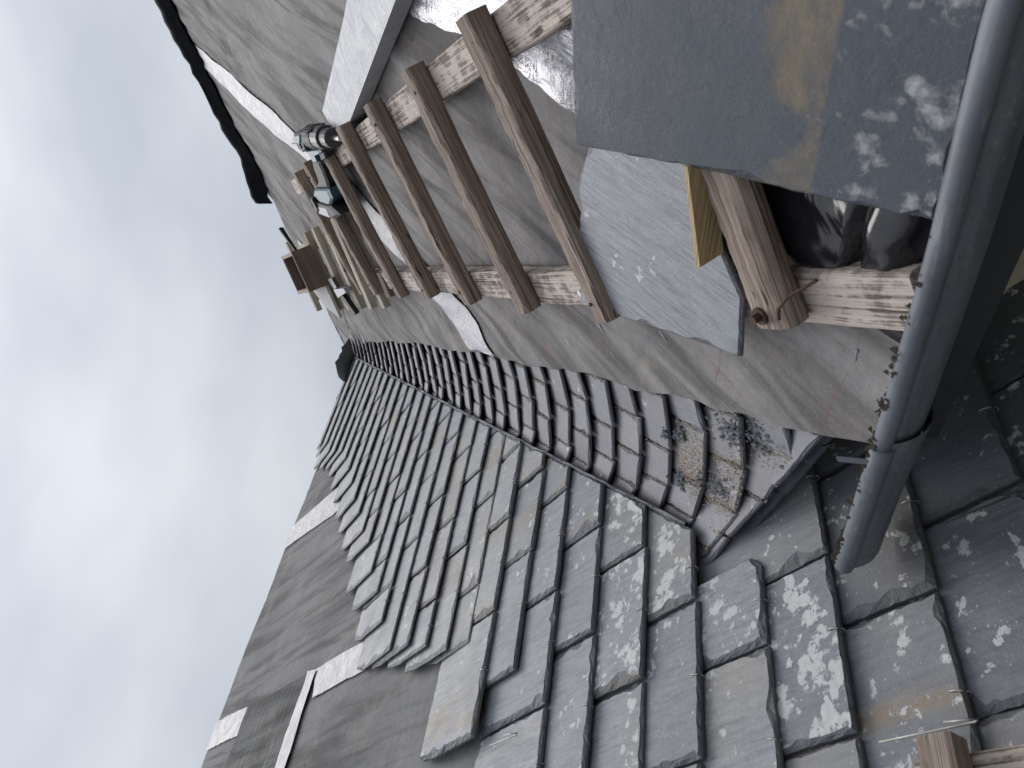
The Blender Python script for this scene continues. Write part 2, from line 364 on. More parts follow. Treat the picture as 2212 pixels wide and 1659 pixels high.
# ------------------------------------------------------------------ slates
def slate(name, poly, fr, parent, T=.006, bev=.008, props=None, seg=.012, seed=0., lside=0.):
    """dressed slate: outline poly (metres, counter-clockwise) in the frame fr=(origin,ex,ey,n); thin plate with chipped, bevelled rim"""
    O, ex, ey, n = fr
    if area(poly) < 0: poly = poly[::-1]
    pts, nrm = [], []
    k = len(poly)
    for i in range(k):
        a = np.array(poly[i]); b = np.array(poly[(i + 1) % k]); d = b - a; Ln = np.linalg.norm(d)
        if Ln < 1e-4: continue
        d /= Ln; q = np.array([d[1], -d[0]]); c = max(1, int(Ln / seg))
        for j in range(c):
            t = j / c; p = a + d * Ln * t
            w = .0011 * N(p[0] * 70 + seed, p[1] * 70, seed) + .0016 * N(p[0] * 22, p[1] * 22 + seed, 3)
            pts.append(p + q * w if j else p + q * min(0, w)); nrm.append(q)
    m_ = len(pts); cen = sum(pts) / m_
    inn = []
    for i in range(m_):
        q = nrm[i] + nrm[i - 1]; q = q / max(.5, np.linalg.norm(q)); 
        w = bev * (.6 + .8 * abs(N(pts[i][0] * 60 + seed, pts[i][1] * 60, 7.)) + 3.4 * max(0., N(pts[i][0] * 24 + seed, pts[i][1] * 24 - seed, 1.) - .12))
        if lside: w *= 1 + lside * max(0., -q[0])
        inn.append((pts[i], q, w))
    vs, uv = [], []
    def add(p, h): vs.append(O + ex * p[0] + ey * p[1] + n * h); uv.append((p[0], p[1]))
    for p, q, w in inn: add(p, 0)
    for i, (p, q, w) in enumerate(inn): add(p, T * (.55 + .3 * N(p[0] * 90, p[1] * 90, seed)))
    for i, (p, q, w) in enumerate(inn): add(p - q * w * (.5 + .25 * N(p[0] * 120, p[1] * 120, seed + 2)), T * (.80 + .2 * N(p[0] * 100, p[1] * 100, seed + 4)))
    for p, q, w in inn: add(p - q * w, T)
    fs, fm = [], []
    for r in range(3):
        for i in range(m_):
            j = (i + 1) % m_; fs.append((r * m_ + i, r * m_ + j, (r + 1) * m_ + j, (r + 1) * m_ + i)); fm.append(1)
    fs.append(tuple(range(3 * m_, 4 * m_))); fm.append(0)
    fs.append(tuple(range(m_))[::-1]); fm.append(1)
    o = put(name, vs, fs, (M['slate'], M['slate_edge']), parent, uv, False, fm)
    for kk in ('tone', 'warm', 'ochre', 'lichen', 'dark', 'low', 'lap', 'lapy'): o[kk] = float((props or {}).get(kk, 0.))
    return o

RIDGE_L = 2.375
CUTA = lambda z: .112 - .022 * (z - .4)             # how far the left slates stop short of the valley line
def dispL(x, s):
    cover = 1.0
    return -.036 + .0055 * N(x * 2.2, s * 2.6, 1) * 1.5 + .004 * N(x * 7 + s * 5, s * 2.2 - x * 2, 4) + .0018 * N(x * 22, s * 14, 8)

slope = thing('slate_roof', 'half-stripped roof slope with hooked grey slates laid over grey felt', 'roof', LP(.9, -.3))
WALLX = .90                                          # the wall under the gutter, measured along eX
def xmaxL(s):
    z = s * math.sin(aL); y = y0L + s * math.cos(aL)
    return max(V(z)[0] - .15, (WALLX + .03 - eX[1] * y) / eX[0]) if z < -.02 else V(z)[0] - .15
def f_left(a, b):
    s = -1.5 + (RIDGE_L + 1.5) * b
    x1 = xmaxL(min(s, RIDGE_L)); x = -1.6 + (x1 + 1.6) * a
    return LP(x, s, dispL(x, s)), (x, s)
v_, f_, u_ = grid(150, 130, f_left); put('underlay', v_, f_, M['felt_left'], slope, u_, True)
def f_back(a, b):
    x1 = 4.6; x = -1.6 + (x1 + 1.6) * a; w = b * .9
    P = LP(x, RIDGE_L, dispL(x, RIDGE_L)); P = P + np.array([0, w, 0]) + UPV * (-.95 * w + .02 * N(x * 2) * sstep(0, .2, w) - .0); return P, (x, RIDGE_L + w)
v_, f_, u_ = grid(60, 10, f_back); put('back_underlay', v_, f_, M['felt_left'], slope, u_, True)
def tapeL(name, edgeA, edgeB, mat, n=26, mw=5, lift=.005):
    """strip on the left felt between two polylines [(x,s)]"""
    def pl(e, t):
        q = t * (len(e) - 1); i = min(int(q), len(e) - 2); q -= i; return np.array(e[i]) * (1 - q) + np.array(e[i + 1]) * q
    def f(a, b):
        A, B = pl(edgeA, b), pl(edgeB, b); p = A * (1 - a) + B * a
        if a in (0, 1): p = p + (B - A) / np.linalg.norm(B - A) * .004 * N(b * 17, a * 5, len(edgeA))
        return LP(p[0], p[1], dispL(*p) + lift + .0012 * N(p[0] * 60, p[1] * 60)), (p[0], p[1])
    v_, f_, u_ = grid(mw, n, f); return put(name, v_, f_, mat, slope, u_, True)
tapeL('silver_tape', [(1.885, 1.5), (1.825, 1.9), (1.86, 2.375)], [(1.985, 1.5), (1.985, 1.95), (1.985, 2.375)], M['tape'])
tapeL('silver_tape', [(.94, .70), (.95, 1.1), (.945, 1.50)], [(1.05, .70), (1.052, 1.1), (1.06, 1.56)], M['tape'])
tapeL('silver_tape', [(.955, 2.085), (.96, 2.372)], [(1.06, 2.085), (1.07, 2.372)], M['tape'])
tapeL('felt_patch', [(-.6, 1.6), (1.055, 1.6)], [(-.6, 2.085), (1.058, 2.08)], M['felt_patch'], 60, 20, .006)
tapeL('patch_edge_strip', [(-.6, 1.50), (.4, 1.505), (1.052, 1.545)], [(-.6, 1.60), (.4, 1.60), (1.064, 1.612)], M['tape'], 50, 5, .010)

S_L = [-.985, -.86, -.735, -.605, -.47, -.333, -.217, -.085, .035, .165, .284, .390, .502, .605, .70]
while S_L[-1] < 2.30: S_L.append(S_L[-1] + (.096 if S_L[-1] < 1 else .0885))
tips = [(-1.2, -.9), (-.6, -.6), (-.33, -.15), (-.085, .10), (.035, .24), (.165, .30), (.284, .40), (.30, .70), (.40, .715), (.42, .588), (.52, .592), (.55, .832), (.72, .845), (.80, .88), (1.008, .948), (1.094, 1.065), (1.262, 1.29), (1.314, 1.40), (1.431, 1.511), (1.6, 1.728), (1.69, 1.851), (1.774, 1.977), (1.858, 2.079), (1.956, 2.179), (2.133, 2.279), (2.216, 2.37), (2.354, 2.469), (2.6, 2.6)]
def xleft(s):
    for i in range(len(tips) - 1):
        if tips[i][0] <= s <= tips[i + 1][0]:
            t = (s - tips[i][0]) / (tips[i + 1][0] - tips[i][0]); return tips[i][1] * (1 - t) + tips[i + 1][1] * t
    return tips[0][1]
def hook_geo():
    p = [(0, .05, -.004), (0, .012, -.004), (0, .001, -.0035), (0, -.0035, .001), (0, -.003, .0065), (.0015, .003, .0095), (.003, .010, .0105), (.004, .014, .0088), (.005, .018, .0078)]
    pts = [LP(0, 0) * 0 + np.array([1, 0, 0]) * a + sL * b + nL * c for a, b, c in p]
    return tube(pts, .00125, 6)
HV, HFc, HU = hook_geo(); HOOK = mesh('slate_hook', HV, HFc, HU, True, (M['wire'],))
LICH = {}                                            # slates thick with lichen sit low on the slope
cutp = lambda s: (V(s * math.sin(aL))[0] - CUTA(s * math.sin(aL)), s)
for ci, s0 in enumerate(S_L):
    k = ci - 5
    even = (k % 2 == 0)
    base = (.428 + .008 * k if even else .577 + .006 * k) if k >= 0 else (.576 if not even else .42)
    expo = (S_L[ci + 1] - s0) if ci + 1 < len(S_L) else .09
    Ls = expo * 2 + .04
    xl = xleft(s0) ; xr = cutp(s0)[0] + .25 if k >= 2 else xmaxL(s0)
    wd = .257
    j0 = math.floor((xl - base) / wd) - 1
    x = base + j0 * wd
    xs = [x + wd * q + rnd(-.014, .014) * (k > 2) for q in range(0, 22)]
    if k == -1: xs = [a if abs(a - .576) > .02 else .576 for a in xs]
    # the racked-back left end of the course
    xs = [a for a in xs if a > xl + .10]
    xs = [xl + rnd(-.012, .012)] + xs
    for j in range(len(xs) - 1):
        a, b = xs[j] + rnd(.001, .003), xs[j + 1] - rnd(.001, .003)
        if a > xr: break
        sb = s0 + rnd(-.0035, .0035); sk = rnd(-.003, .003)
        poly = [(a, sb), (b, sb + sk), (b + rnd(-.002, .002), sb + Ls), (a + rnd(-.002, .002), sb + Ls)]
        if j == 0 and k >= 3: poly = [(a, sb), (b, sb + sk), (b, sb + Ls), (a + rnd(.004, .02), sb + Ls), (a + rnd(-.004, .004), sb + Ls * .7)]
        if k >= 2:
            p, p2 = cutp(s0), cutp(s0 + .3); d = np.array(p2) - np.array(p); nn = (d[1], -d[0])
            poly = cut(poly, p, nn)
        elif k == 1:
            p = np.array(hitL(1597, 1187, .02)); p2 = np.array(hitL(1664, 1236, .02)); d = p - p2; poly = cut(poly, p2, (d[1], -d[0]))
            poly = cut(poly, (.735, 0), (1, 0))
        else:
            poly = cut(poly, (xmaxL(s0) + .01, 0), (1, 0))
        poly = cut(poly, (0, RIDGE_L + .01), (0, 1))
        if len(poly) < 3 or abs(area(poly)) < .002: continue
        hb, ht = (.004 if k < 8 else -.0005) + rnd(-.001, .003), -.0265
        O = LP(0, sb, hb); ey = LP(0, sb + Ls, ht) - LP(0, sb, hb); ey /= np.linalg.norm(ey); ex = np.array([1., 0, 0]); ex = ex + nL * (rnd(-.024, -.004) if k < 8 else rnd(-.014, -.002)); ex /= np.linalg.norm(ex)
        n_ = np.cross(ex, ey); cx = sum(q[0] for q in poly) / len(poly)
        O = LP(cx, sb, hb); lp = [(q[0] - cx, q[1] - sb) for q in poly]
        pr = dict(tone=rnd(0, .25), warm=rnd(0, .8) if random.random() < .45 else 0., ochre=rnd(.4, 1) if random.random() < .5 else 0., lichen=rnd(0, .3), dark=rnd(0, .35))
        if k > 6: pr.update(tone=0, dark=0, warm=rnd(0, .6))
        if -4 <= k <= 4: pr['lichen'] = rnd(.1, .6)
        if k == 0 and .3 < cx < .7: pr.update(lichen=1.0, ochre=0, tone=.1)
        if k in (1, 2, 3) and cx > .6: pr['lichen'] = .85
        if k <= 0: pr['dark'] = rnd(.35, .6)  # low courses coloured darker, shade around the eave painted in
        if k < 0 and cx > .55: pr['dark'] = .85  # shade under the gutter painted into these slates most strongly
        if k == -1: pr.update(ochre=1., warm=.3)
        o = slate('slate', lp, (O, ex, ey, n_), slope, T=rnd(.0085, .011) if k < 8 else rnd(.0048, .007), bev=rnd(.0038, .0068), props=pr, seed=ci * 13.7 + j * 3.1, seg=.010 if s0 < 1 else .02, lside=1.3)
        be = [q for q in lp if q[1] < .012]
        if len(be) >= 2 and max(q[0] for q in be) - min(q[0] for q in be) > .11 and sb > -.7:
            hx = .5 * (max(q[0] for q in be) + min(q[0] for q in be)) + rnd(-.012, .012)
            if k == 0: hx += .0
            h = bpy.data.objects.new('hook', HOOK); link(h, o); h.location = tuple(O + ex * hx + ey * .0 + n_ * 0 - WOFF[o.name])

# ------------------------------------------------------------------ swept valley between the slopes
valley = thing('roof_valley', 'swept valley of narrow dark slates curving up between the two slopes', 'roof valley', fan(.5, -.15))
def zclip(t): return np.interp(t, [0, .045, .32, .596, .777, 1.0], [-.055, -.0647, -.124, -.178, -.211, -.25])
def f_board(a, b):
    t = a * 1.05; z0 = zclip(min(t, 1)) + .02; z = z0 + (1.80 - z0) * b
    return fan(t, z, -.010), (t * .5, z * 2)
v_, f_, u_ = grid(18, 40, f_board); put('valley_board', v_, f_, M['fascia'], valley, u_, True)
def zcourse(zc, t): return zc + .30 * (t - .55) ** 2 + (.10 * max(0, t - .86) ** 1)
zc = -.30; ci = 0; FAN = []
while zc < 1.70:
    dz = .0575 if zc < .5 else .0535
    off = [0.02, .245, .445, .665, .865, 1.03] if ci % 2 == 0 else [-.03, .13, .345, .555, .765, .955]
    off = [q + rnd(-.022, .022) for q in off]
    for j in range(len(off) - 1):
        ta, tb = off[j] + .003, off[j + 1] - .003
        if tb < (.10 if zc > .03 else .05) or ta > .97: continue
        tb = min(tb, 1.0)
        za, zb = zcourse(zc, ta) + rnd(-.003, .003), zcourse(zc, tb) + rnd(-.003, .003)
        Lz = dz * 2.15
        ca, cb = zclip(ta), zclip(tb)
        if za < ca and zb < cb and max(ca - za, cb - zb) > dz * 1.6: continue
        za2, zb2 = max(za, ca), max(zb, cb)
        hb, ht = .0350 + rnd(-.001, .002), .002
        BL, BR, TR, TL = fan(ta, za2, hb), fan(tb, zb2, hb), fan(tb, zb + Lz, ht), fan(ta, za + Lz, ht)
        if zb + Lz < zb2 + .02 or za + Lz < za2 + .02: continue
        O = (BL + BR) / 2; ex = BR - BL; ex /= np.linalg.norm(ex); ey = (TL + TR) / 2 - O; ey -= ex * ex.dot(ey); ey /= np.linalg.norm(ey); n_ = np.cross(ex, ey)
        lp = [((q - O).dot(ex), (q - O).dot(ey)) for q in (BL, BR, TR, TL)]
        if area(lp) < .0008: continue
        sd_ = dict(tone=rnd(.55, .95), warm=rnd(0, .3), ochre=0, lichen=0)
        slate('slate', lp, (O, ex, ey, n_), valley, T=rnd(.006, .008), bev=rnd(.0035, .005), props=sd_, seed=ci * 5.3 + j, seg=.014 if zc < .6 else .03)
        FAN.append((zc, ta, tb, za2, zb2, hb))
    zc += dz; ci += 1
# doubled starter slates under the trimmed lower end
for (ta, tb, dn) in ((.06, .27, .003), (.26, .50, .002), (.48, .70, .004), (.68, .90, .001)):
    za, zb = zclip(ta) - dn, zclip(tb) - dn
    BL, BR, TR, TL = fan(ta, za, .004), fan(tb, zb, .004), fan(tb, zb + .13, -.002), fan(ta, za + .13, -.002)
    O = (BL + BR) / 2; ex = BR - BL; ex /= np.linalg.norm(ex); ey = (TL + TR) / 2 - O; ey -= ex * ex.dot(ey); ey /= np.linalg.norm(ey)
    slate('slate', [((q - O).dot(ex), (q - O).dot(ey)) for q in (BL, BR, TR, TL)], (O, ex, ey, np.cross(ex, ey)), valley, T=.008, bev=.006, props=dict(tone=.3, dark=.9), seed=ta * 31)  # dark value paints in the shade beneath the valley's lower end
# rough trimmed edge of the left slates where they stop along the valley
vs, fs, uv = [], [], []
ss = np.linspace(-.06, RIDGE_L - .02, 150)
for i, q in enumerate(ss):
    px, ps = cutp(q)
    for j in range(6):
        an = j * math.pi / 3; r = .0062 * (1 + .55 * N(q * 40, j * 1.3, 2))
        vs.append(LP(px + .004 + .004 * N(q * 12, 3) + r * math.cos(an), ps, .0005 + .003 * N(q * 16, 7) + r * math.sin(an))); uv.append((q, j * .004))
for i in range(len(ss) - 1):
    for j in range(6): fs.append((i * 6 + j, i * 6 + (j + 1) % 6, i * 6 + 6 + (j + 1) % 6, i * 6 + 6 + j))
put('trimmed_edge', vs, fs, M['slate_edge'], valley, uv)

# ------------------------------------------------------------------ felted slope
rslope = thing('felted_roof', 'bare roof slope covered in purplish grey felt with red printed lines', 'roof', RP(.4, .3))
RIDGE_R = lambda y: 4.06 - .2 * (y - 1.457) if y > 1.457 else 4.06 + .12 * (1.457 - y)
EAVE = .262
def yedge(s):
    P = RP(0, s); z = P[2]; v = V(min(z, 1.80)); b = .248 + .012 * N(s * 5, 2.) + .006 * N(s * 17, 5.) + .05 * sstep(.9, 1.15, s) * (1 - sstep(1.2, 1.5, s)) * 0
    ye = eY.dot(v) - b
    if z > 1.62: ye += sstep(1.62, 1.8, z) * .9
    return ye
WD = np.array([.17, .985])                            # direction of the long folds in (y,s)
def dispR(y, s):
    u = y * WD[0] + s * WD[1]; w = -y * WD[1] + s * WD[0]
    d = .012 * N(u * 1.6, w * 9.5, 2) + .0095 * N(u * 3.0 + 4, w * 20, 5) + .004 * N(u * 6, w * 44, 8) + .006 * N(y * 1.6, s * 1.6, 9) + .0012 * N(y * 30, s * 30, 6)
    e = yedge(s) - y
    return d + .017 * (1 - sstep(0., .14, e)) + .002
def f_right(a, b):
    aa = a ** .8
    y1 = None
    s = EAVE + (RIDGE_R(1.5) - EAVE) * b
    y1 = yedge(s); y = -1.3 + (y1 + 1.3) * aa
    sr = EAVE + .004 * N(y * 9) + (RIDGE_R(y) - EAVE) * b
    return RP(y, sr, dispR(y, sr)), (y, sr)
v_, f_, u_ = grid(170, 230, f_right); put('underlay', v_, f_, M['felt'], rslope, u_, True)
def f_rback(a, b):
    y = -1.3 + a * 5.6; sr = RIDGE_R(y); P = RP(y, sr, dispR(y, sr)); w = b * .8
    return P + eX * w - UPV * (.85 * w), (y, sr + w)
v_, f_, u_ = grid(50, 6, f_rback); put('back_underlay', v_, f_, M['felt'], rslope, u_, True)
def tapeR(name, edgeA, edgeB, mat, n=40, mw=6, lift=.0045, parent=None, crump=.0012, cs=60):
    def pl(e, t):
        q = t * (len(e) - 1); i = min(int(q), len(e) - 2); q -= i; return np.array(e[i]) * (1 - q) + np.array(e[i + 1]) * q
    def f(a, b):
        A, B = pl(edgeA, b), pl(edgeB, b); p = A * (1 - a) + B * a
        if a in (0, 1): p = p + (B - A) / np.linalg.norm(B - A) * .007 * N(b * 19, a * 5, 1)
        if parent is not None: p = np.array([min(p[0], yedge(p[1]) - .004), p[1]])
        return RP(p[0], p[1], dispR(*p) + lift + crump * (1 + N(p[0] * cs, p[1] * cs, 3))), (p[0], p[1])
    v_, f_, u_ = grid(mw, n, f); return put(name, v_, f_, mat, parent, u_, True)
tapeR('silver_tape', [(1.60, 1.28), (1.52, 1.48), (1.49, 2.1), (1.50, 2.6), (1.555, 3.3), (1.64, 4.02)], [(1.72, 1.46), (1.64, 1.66), (1.625, 1.9), (1.625, 2.56), (1.71, 3.43), (1.745, 4.0)], M['tape'], parent=rslope, n=70)
tapeR('silver_tape', [(2.52, 3.2), (2.60, 3.6)], [(2.62, 3.15), (2.74, 3.55)], M['tape'], parent=rslope, n=16)
# black membrane folded over the ridge and flapping a little
def f_mem(a, b):
    y = -1.2 + a * 3.66; sr = RIDGE_R(y)
    lift = .055 + .028 * N(y * 2.3, 1) + .012 * N(y * 8, 4) + .02 * sstep(2.2, 2.4, y)
    if b < .5:
        t = b / .5; w = t; P = RP(y, sr - .07 * (1 - t) - .02 * N(y * 3, 2), dispR(y, sr) + .012 + lift * t)
    else:
        t = (b - .5) / .5; P = RP(y, sr, dispR(y, sr) + .010 + lift) + eX * .22 * t - UPV * .16 * t * t
    return P, (y, b)
v_, f_, u_ = grid(90, 10, f_mem); put('ridge_membrane', v_, f_, M['black_film'], rslope, u_, True)

# ------------------------------------------------------------------ wall, fascia and gutter at the eave
wall = thing('house_wall', 'cream rendered wall in deep shade under the gutter', 'wall', WALLX * eX + eY * .3 - UPV * .8)
def EP(x, y, z): return eX * x + eY * y + UPV * z
def boxE(x0, x1, y0, y1, z0, z1):
    c = [EP(x, y, z) for z in (z0, z1) for y in (y0, y1) for x in (x0, x1)]
    return c, [(0, 2, 3, 1), (4, 5, 7, 6), (0, 1, 5, 4), (2, 6, 7, 3), (0, 4, 6, 2), (1, 3, 7, 5)]
v_, f_ = boxE(WALLX, WALLX + .25, -1.6, 1.15, -2.2, -.13); put('render_coat', v_, f_, M['wall'], wall)
v_, f_ = boxE(.640, .668, -1.6, .90, -.345, -.262); put('fascia_board', v_, f_, M['fascia'], wall)
v_, f_ = boxE(.669, .898, -1.6, .90, -.325, -.305); put('soffit', v_, f_, M['fascia'], wall)
gut = thing('gutter', 'dull grey half-round gutter ending over the slates with dirt on its lip', 'gutter', EP(.56, .5, -.27))
GX = .52
def gz(y): return np.interp(y, [-1.6, .267, .485, .735, 1.03], [-.179, -.1975, -.2125, -.2215, -.228])
GR = .047
def arc(r, a, y, dz=0.):
    ang = math.radians(180 + 150 * a)
    return EP(GX + GR + r * math.cos(ang), y, gz(y) - .008 + dz + r * 1.08 * math.sin(ang) + .0012 * N(y * 9, a * 3))
def trough(y0, y1, r, n, thick=.002, dz=0.):
    v1, f1, u1 = grid(16, n, lambda a, b: (arc(r, a, y0 + (y1 - y0) * b, dz), (a * .15, y0 + (y1 - y0) * b)))
    v2, f2, u2 = grid(16, n, lambda a, b: (arc(r - thick, a, y0 + (y1 - y0) * b, dz), (a * .15, y0 + (y1 - y0) * b)))
    k_ = len(v1); return v1 + v2, f1 + [tuple(q + k_ for q in reversed(ff)) for ff in f2], u1 + u2
GE = 1.03
v_, f_, u_ = trough(-1.6, .775, GR, 40); put('trough', v_, f_, M['zinc'], gut, u_, True)
v_, f_, u_ = trough(.75, GE, GR + .003, 8, dz=-.001); put('trough', v_, f_, M['zinc'], gut, u_, True)
ys = np.linspace(-1.6, .77, 40); v_, f_, u_ = tube([EP(GX + .003 + .0008 * N(y * 7, 1), y, gz(y) - .009 + .0008 * N(y * 6, 4)) for y in ys], .0105, 14); put('bead', v_, f_, M['zinc'], gut, u_, True)
ys = np.linspace(.75, GE, 8); v_, f_, u_ = tube([EP(GX + .002, y, gz(y) - .010) for y in ys], .0125, 14); put('bead', v_, f_, M['zinc'], gut, u_, True)
v_ = [EP(GX + GR, GE - .004, gz(GE) - .010)] + [arc(GR + .0015, i / 12, GE - .004, -.001) for i in range(13)]
put('end_cap', v_ + [q + eY * .002 for q in v_], [(0, i, i + 1) for i in range(1, 13)] + [(14, i + 15, i + 14) for i in range(1, 13)], M['zinc'], gut)
v_, f_, u_ = grid(18, 3, lambda a, b: (arc(GR + .0045, a * 1.04 - .04, .738 + .022 * b, -.001), (a * .15, b * .02))); put('joint_collar', v_, f_, M['zinc'], gut, u_, True)
v_, f_, u_ = loft(EP(GX - .004, .775, gz(.77) - .002), EP(GX + .010, .790, gz(.77) + .030), eX, rect(.008, .0025), 1); put('bracket_clip', v_, f_, M['zinc'], gut)

def crumbs(n, sampler, smin, smax):
    vs, fs = [], []
    for i in range(n):
        c = sampler()
        if c is None: continue
        s_ = rnd(smin, smax); k_ = len(vs)
        for dx, dy, dz in ((1, 0, -.5), (-.6, .8, -.5), (-.6, -.8, -.4), (.1, .1, .8), (.5, .6, .2)):
            vs.append(np.array(c) + s_ * np.array([dx * rnd(.5, 1.3), dy * rnd(.5, 1.3), dz * rnd(.5, 1.1)]))
        fs += [(k_, k_ + 2, k_ + 1), (k_, k_ + 4, k_ + 3), (k_ + 4, k_ + 1, k_ + 3), (k_ + 1, k_ + 2, k_ + 3), (k_ + 2, k_, k_ + 3), (k_, k_ + 1, k_ + 4)]
    return vs, fs
def s_moss():
    y = random.choice([rnd(.58, .78), rnd(.78, .90), rnd(.95, 1.025), rnd(.45, 1.02)])
    if N(y * 30, 3) < -.05: return None
    return EP(GX + rnd(-.002, .014), y, gz(y) + rnd(-.003, .005))
v_, f_ = crumbs(330, s_moss, .0014, .0050); tag(put('gutter_dirt', v_, f_, M['moss']), 'dark crumbs of moss and dirt along the gutter lip', 'dirt', kind='stuff')

# ------------------------------------------------------------------ roof ladder lying on the felt
E1 = np.array([.564, .826]); E2 = np.array([-.826, .564])
def LD(a, b, h): p = E1 * a + E2 * b; return RP(p[0], p[1], h)
lad = thing('roof_ladder', 'weathered wooden roof ladder with flaking rails lying on the felt', 'ladder', LD(.55, -.12, 0))
D1 = LD(1, 0, 0) - LD(0, 0, 0); D2 = LD(0, 1, 0) - LD(0, 0, 0)
for b, a0, w in ((-.322, .545, .066), (.092, .55, .066)):
    v_, f_, u_ = loft(LD(a0, b, .012), LD(3.42, b, .012), nR, rect(w, .036, .006), 60, .035, .004, b * 9)
    put('rail', v_, f_, M['wood_rail'], lad, u_)
for i, a in enumerate((.716, 1.128, 1.450, 1.785, 2.112, 2.455, 2.785, 3.03)):
    o_ = rnd(-.008, .008)
    l0, l1 = (-.322 - .036 + o_, .092 + .044 + o_)
    if i == 0: l0 += .022
    hw = .062 if i == 0 else rnd(.047, .052)
    v_, f_, u_ = loft(LD(a, l0, .0475), LD(a + rnd(-.006, .006), l1, .0475), nR, rect(hw, .038 if i == 0 else rnd(.034, .039), .016 if i == 0 else .008), 60, .075, .003, i * 7.7)
    ro = put('rung', v_, f_, M['wood_rung'], lad, u_)
    for nb in (-.322 + rnd(-.012, .012), .092 + rnd(-.012, .012)):
        P = LD(a + rnd(-.008, .008), nb, .0855); v_, f_, u_ = loft(P, P + nR * .0025, D1, circ(.0035, 7)); put('nail', v_, f_, M['rust'], ro, u_)
# rusty bolt and bent nail on the lowest rung
for (px, rr, hh) in ((1637, .011, .012),):
    y_, s_ = hitR(px, 686, .09); P = RP(y_, s_, .0855)
    v_, f_, u_ = loft(P, P + nR * .003, D1, circ(rr, 12)); put('washer', v_, f_, M['rust'], lad, u_)
    v_, f_, u_ = loft(P + nR * .0031, P + nR * hh, D1, circ(.0055, 6)); put('bolt', v_, f_, M['rust'], lad, u_)
q = [hitR(px, py, .09) for px, py in ((1745, 618), (1705, 640), (1690, 662), (1681, 690))]
v_, f_, u_ = tube([RP(q[0][0], q[0][1], .078), RP(q[1][0], q[1][1], .094), RP(q[2][0], q[2][1], .096), RP(q[3][0], q[3][1], .089)], .0022, 8); put('bent_nail', v_, f_, M['rust'], lad, u_)
y_, s_ = hitR(1253, 633, .05); P = RP(y_, s_, .049)
v_, f_, u_ = loft(P, P + nR * .003, D1, circ(.006, 10)); put('screw_head', v_, f_, M['steel'], lad, u_)

# ------------------------------------------------------------------ things traced on the felted slope
def plate(name, pts, hh, h0, h1, mat, parent=None, flip=False):
    """solid slab whose top outline (photo pixels) lies at height hh over the felted slope"""
    q = [hitR(px, py, hh) for px, py in pts]
    if area(q) < 0: q = q[::-1]
    k_ = len(q); vs = [RP(y, s, h0) for y, s in q] + [RP(y, s, h1) for y, s in q]; uv = [((y, s) if flip else (s, y)) for y, s in q] + [((y, s + .02) if flip else (s, y)) for y, s in q]
    fs = [tuple(range(k_))[::-1], tuple(range(k_, 2 * k_))] + [(i, (i + 1) % k_, k_ + (i + 1) % k_, k_ + i) for i in range(k_)]
    return put(name, vs, fs, mat, parent, uv)
tag(plate('silver_board', [(696, 240), (742, 40), (760, -60), (905, -140), (862, -20), (737, 312)], .055, .012, .055, M['board_silver']), 'silver faced insulation board lying on the felt beside the drill', 'board')
fo = tapeR('foil_sheet', [(.655, 1.50), (.668, 1.36), (.635, 1.17), (.636, 1.0), (.648, .86), (.66, .70)], [(.40, 1.35), (.45, 1.22), (.48, 1.08), (.50, .97), (.50, .85), (.49, .72)], M['foil'], 50, 16, .006, None, .0035, 24)
tag(fo, 'crumpled silver foil sheet under the ladder rail beside the loose slates', 'foil')

def loose(label, pts, hh, props, T=.009, seed=1., tilt=0., sref=.5):
    """slate lying over the ladder: height hh at slope position sref, tipped by tilt"""
    ey = sR + nR * tilt; ey /= np.linalg.norm(ey); n_ = np.cross(-eY, ey); P0 = RP(0, sref, hh); d0 = n_.dot(P0)
    W3 = [ray(px, py) * (d0 / n_.dot(ray(px, py))) for px, py in pts]
    O = sum(W3) / len(W3); lp = [((q - O).dot(-eY), (q - O).dot(ey)) for q in W3]
    o = slate('loose_slate', lp, (O, -eY, ey, n_), None, T=T, bev=.005, props=props, seed=seed, seg=.014)
    return tag(o, label, 'slate')
loose('pale grey loose slate tucked under the lowest ladder rung', [(1283, 300), (1253, 398), (1262, 436), (1251, 520), (1260, 650), (1606, 767), (1612, 640), (1560, 520), (1500, 300)], .058, dict(tone=.0, warm=.15, lichen=.0, rough=1.), .007, 4.)
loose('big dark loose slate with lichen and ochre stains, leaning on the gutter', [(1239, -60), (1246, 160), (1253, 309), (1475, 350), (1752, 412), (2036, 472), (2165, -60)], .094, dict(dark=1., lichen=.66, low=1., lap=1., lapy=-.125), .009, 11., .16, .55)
tag(plate('wood_wedge', [(1477, 360), (1504, 580), (1512, 578), (1485, 360)], .102, .066, .102, M['wood_new'], None, True), 'yellow pine wedge pushed between lowest rung and loose slate', 'wedge')
# glossy black plastic bundle between the rails
def f_bag(a, b):
    y = .30 + .375 * a; s = .27 + .25 * b
    e = min(a, 1 - a, b, 1 - b); d = .03 * sstep(0, .18, e) * (1 - .6 * math.exp(-((s - .352) / .006) ** 2))
    return RP(y, s, .010 + d + .007 * N(y * 14, s * 9, 3) * sstep(0, .1, e) + .003 * N(y * 40, s * 30, 1)), (y, s)
v_, f_, u_ = grid(60, 50, f_bag); tag(put('plastic_bundle', v_, f_, M['plastic_bag'], None, u_, True), 'glossy black plastic wrapped bundle lying between the ladder rails at the eave', 'plastic bundle')

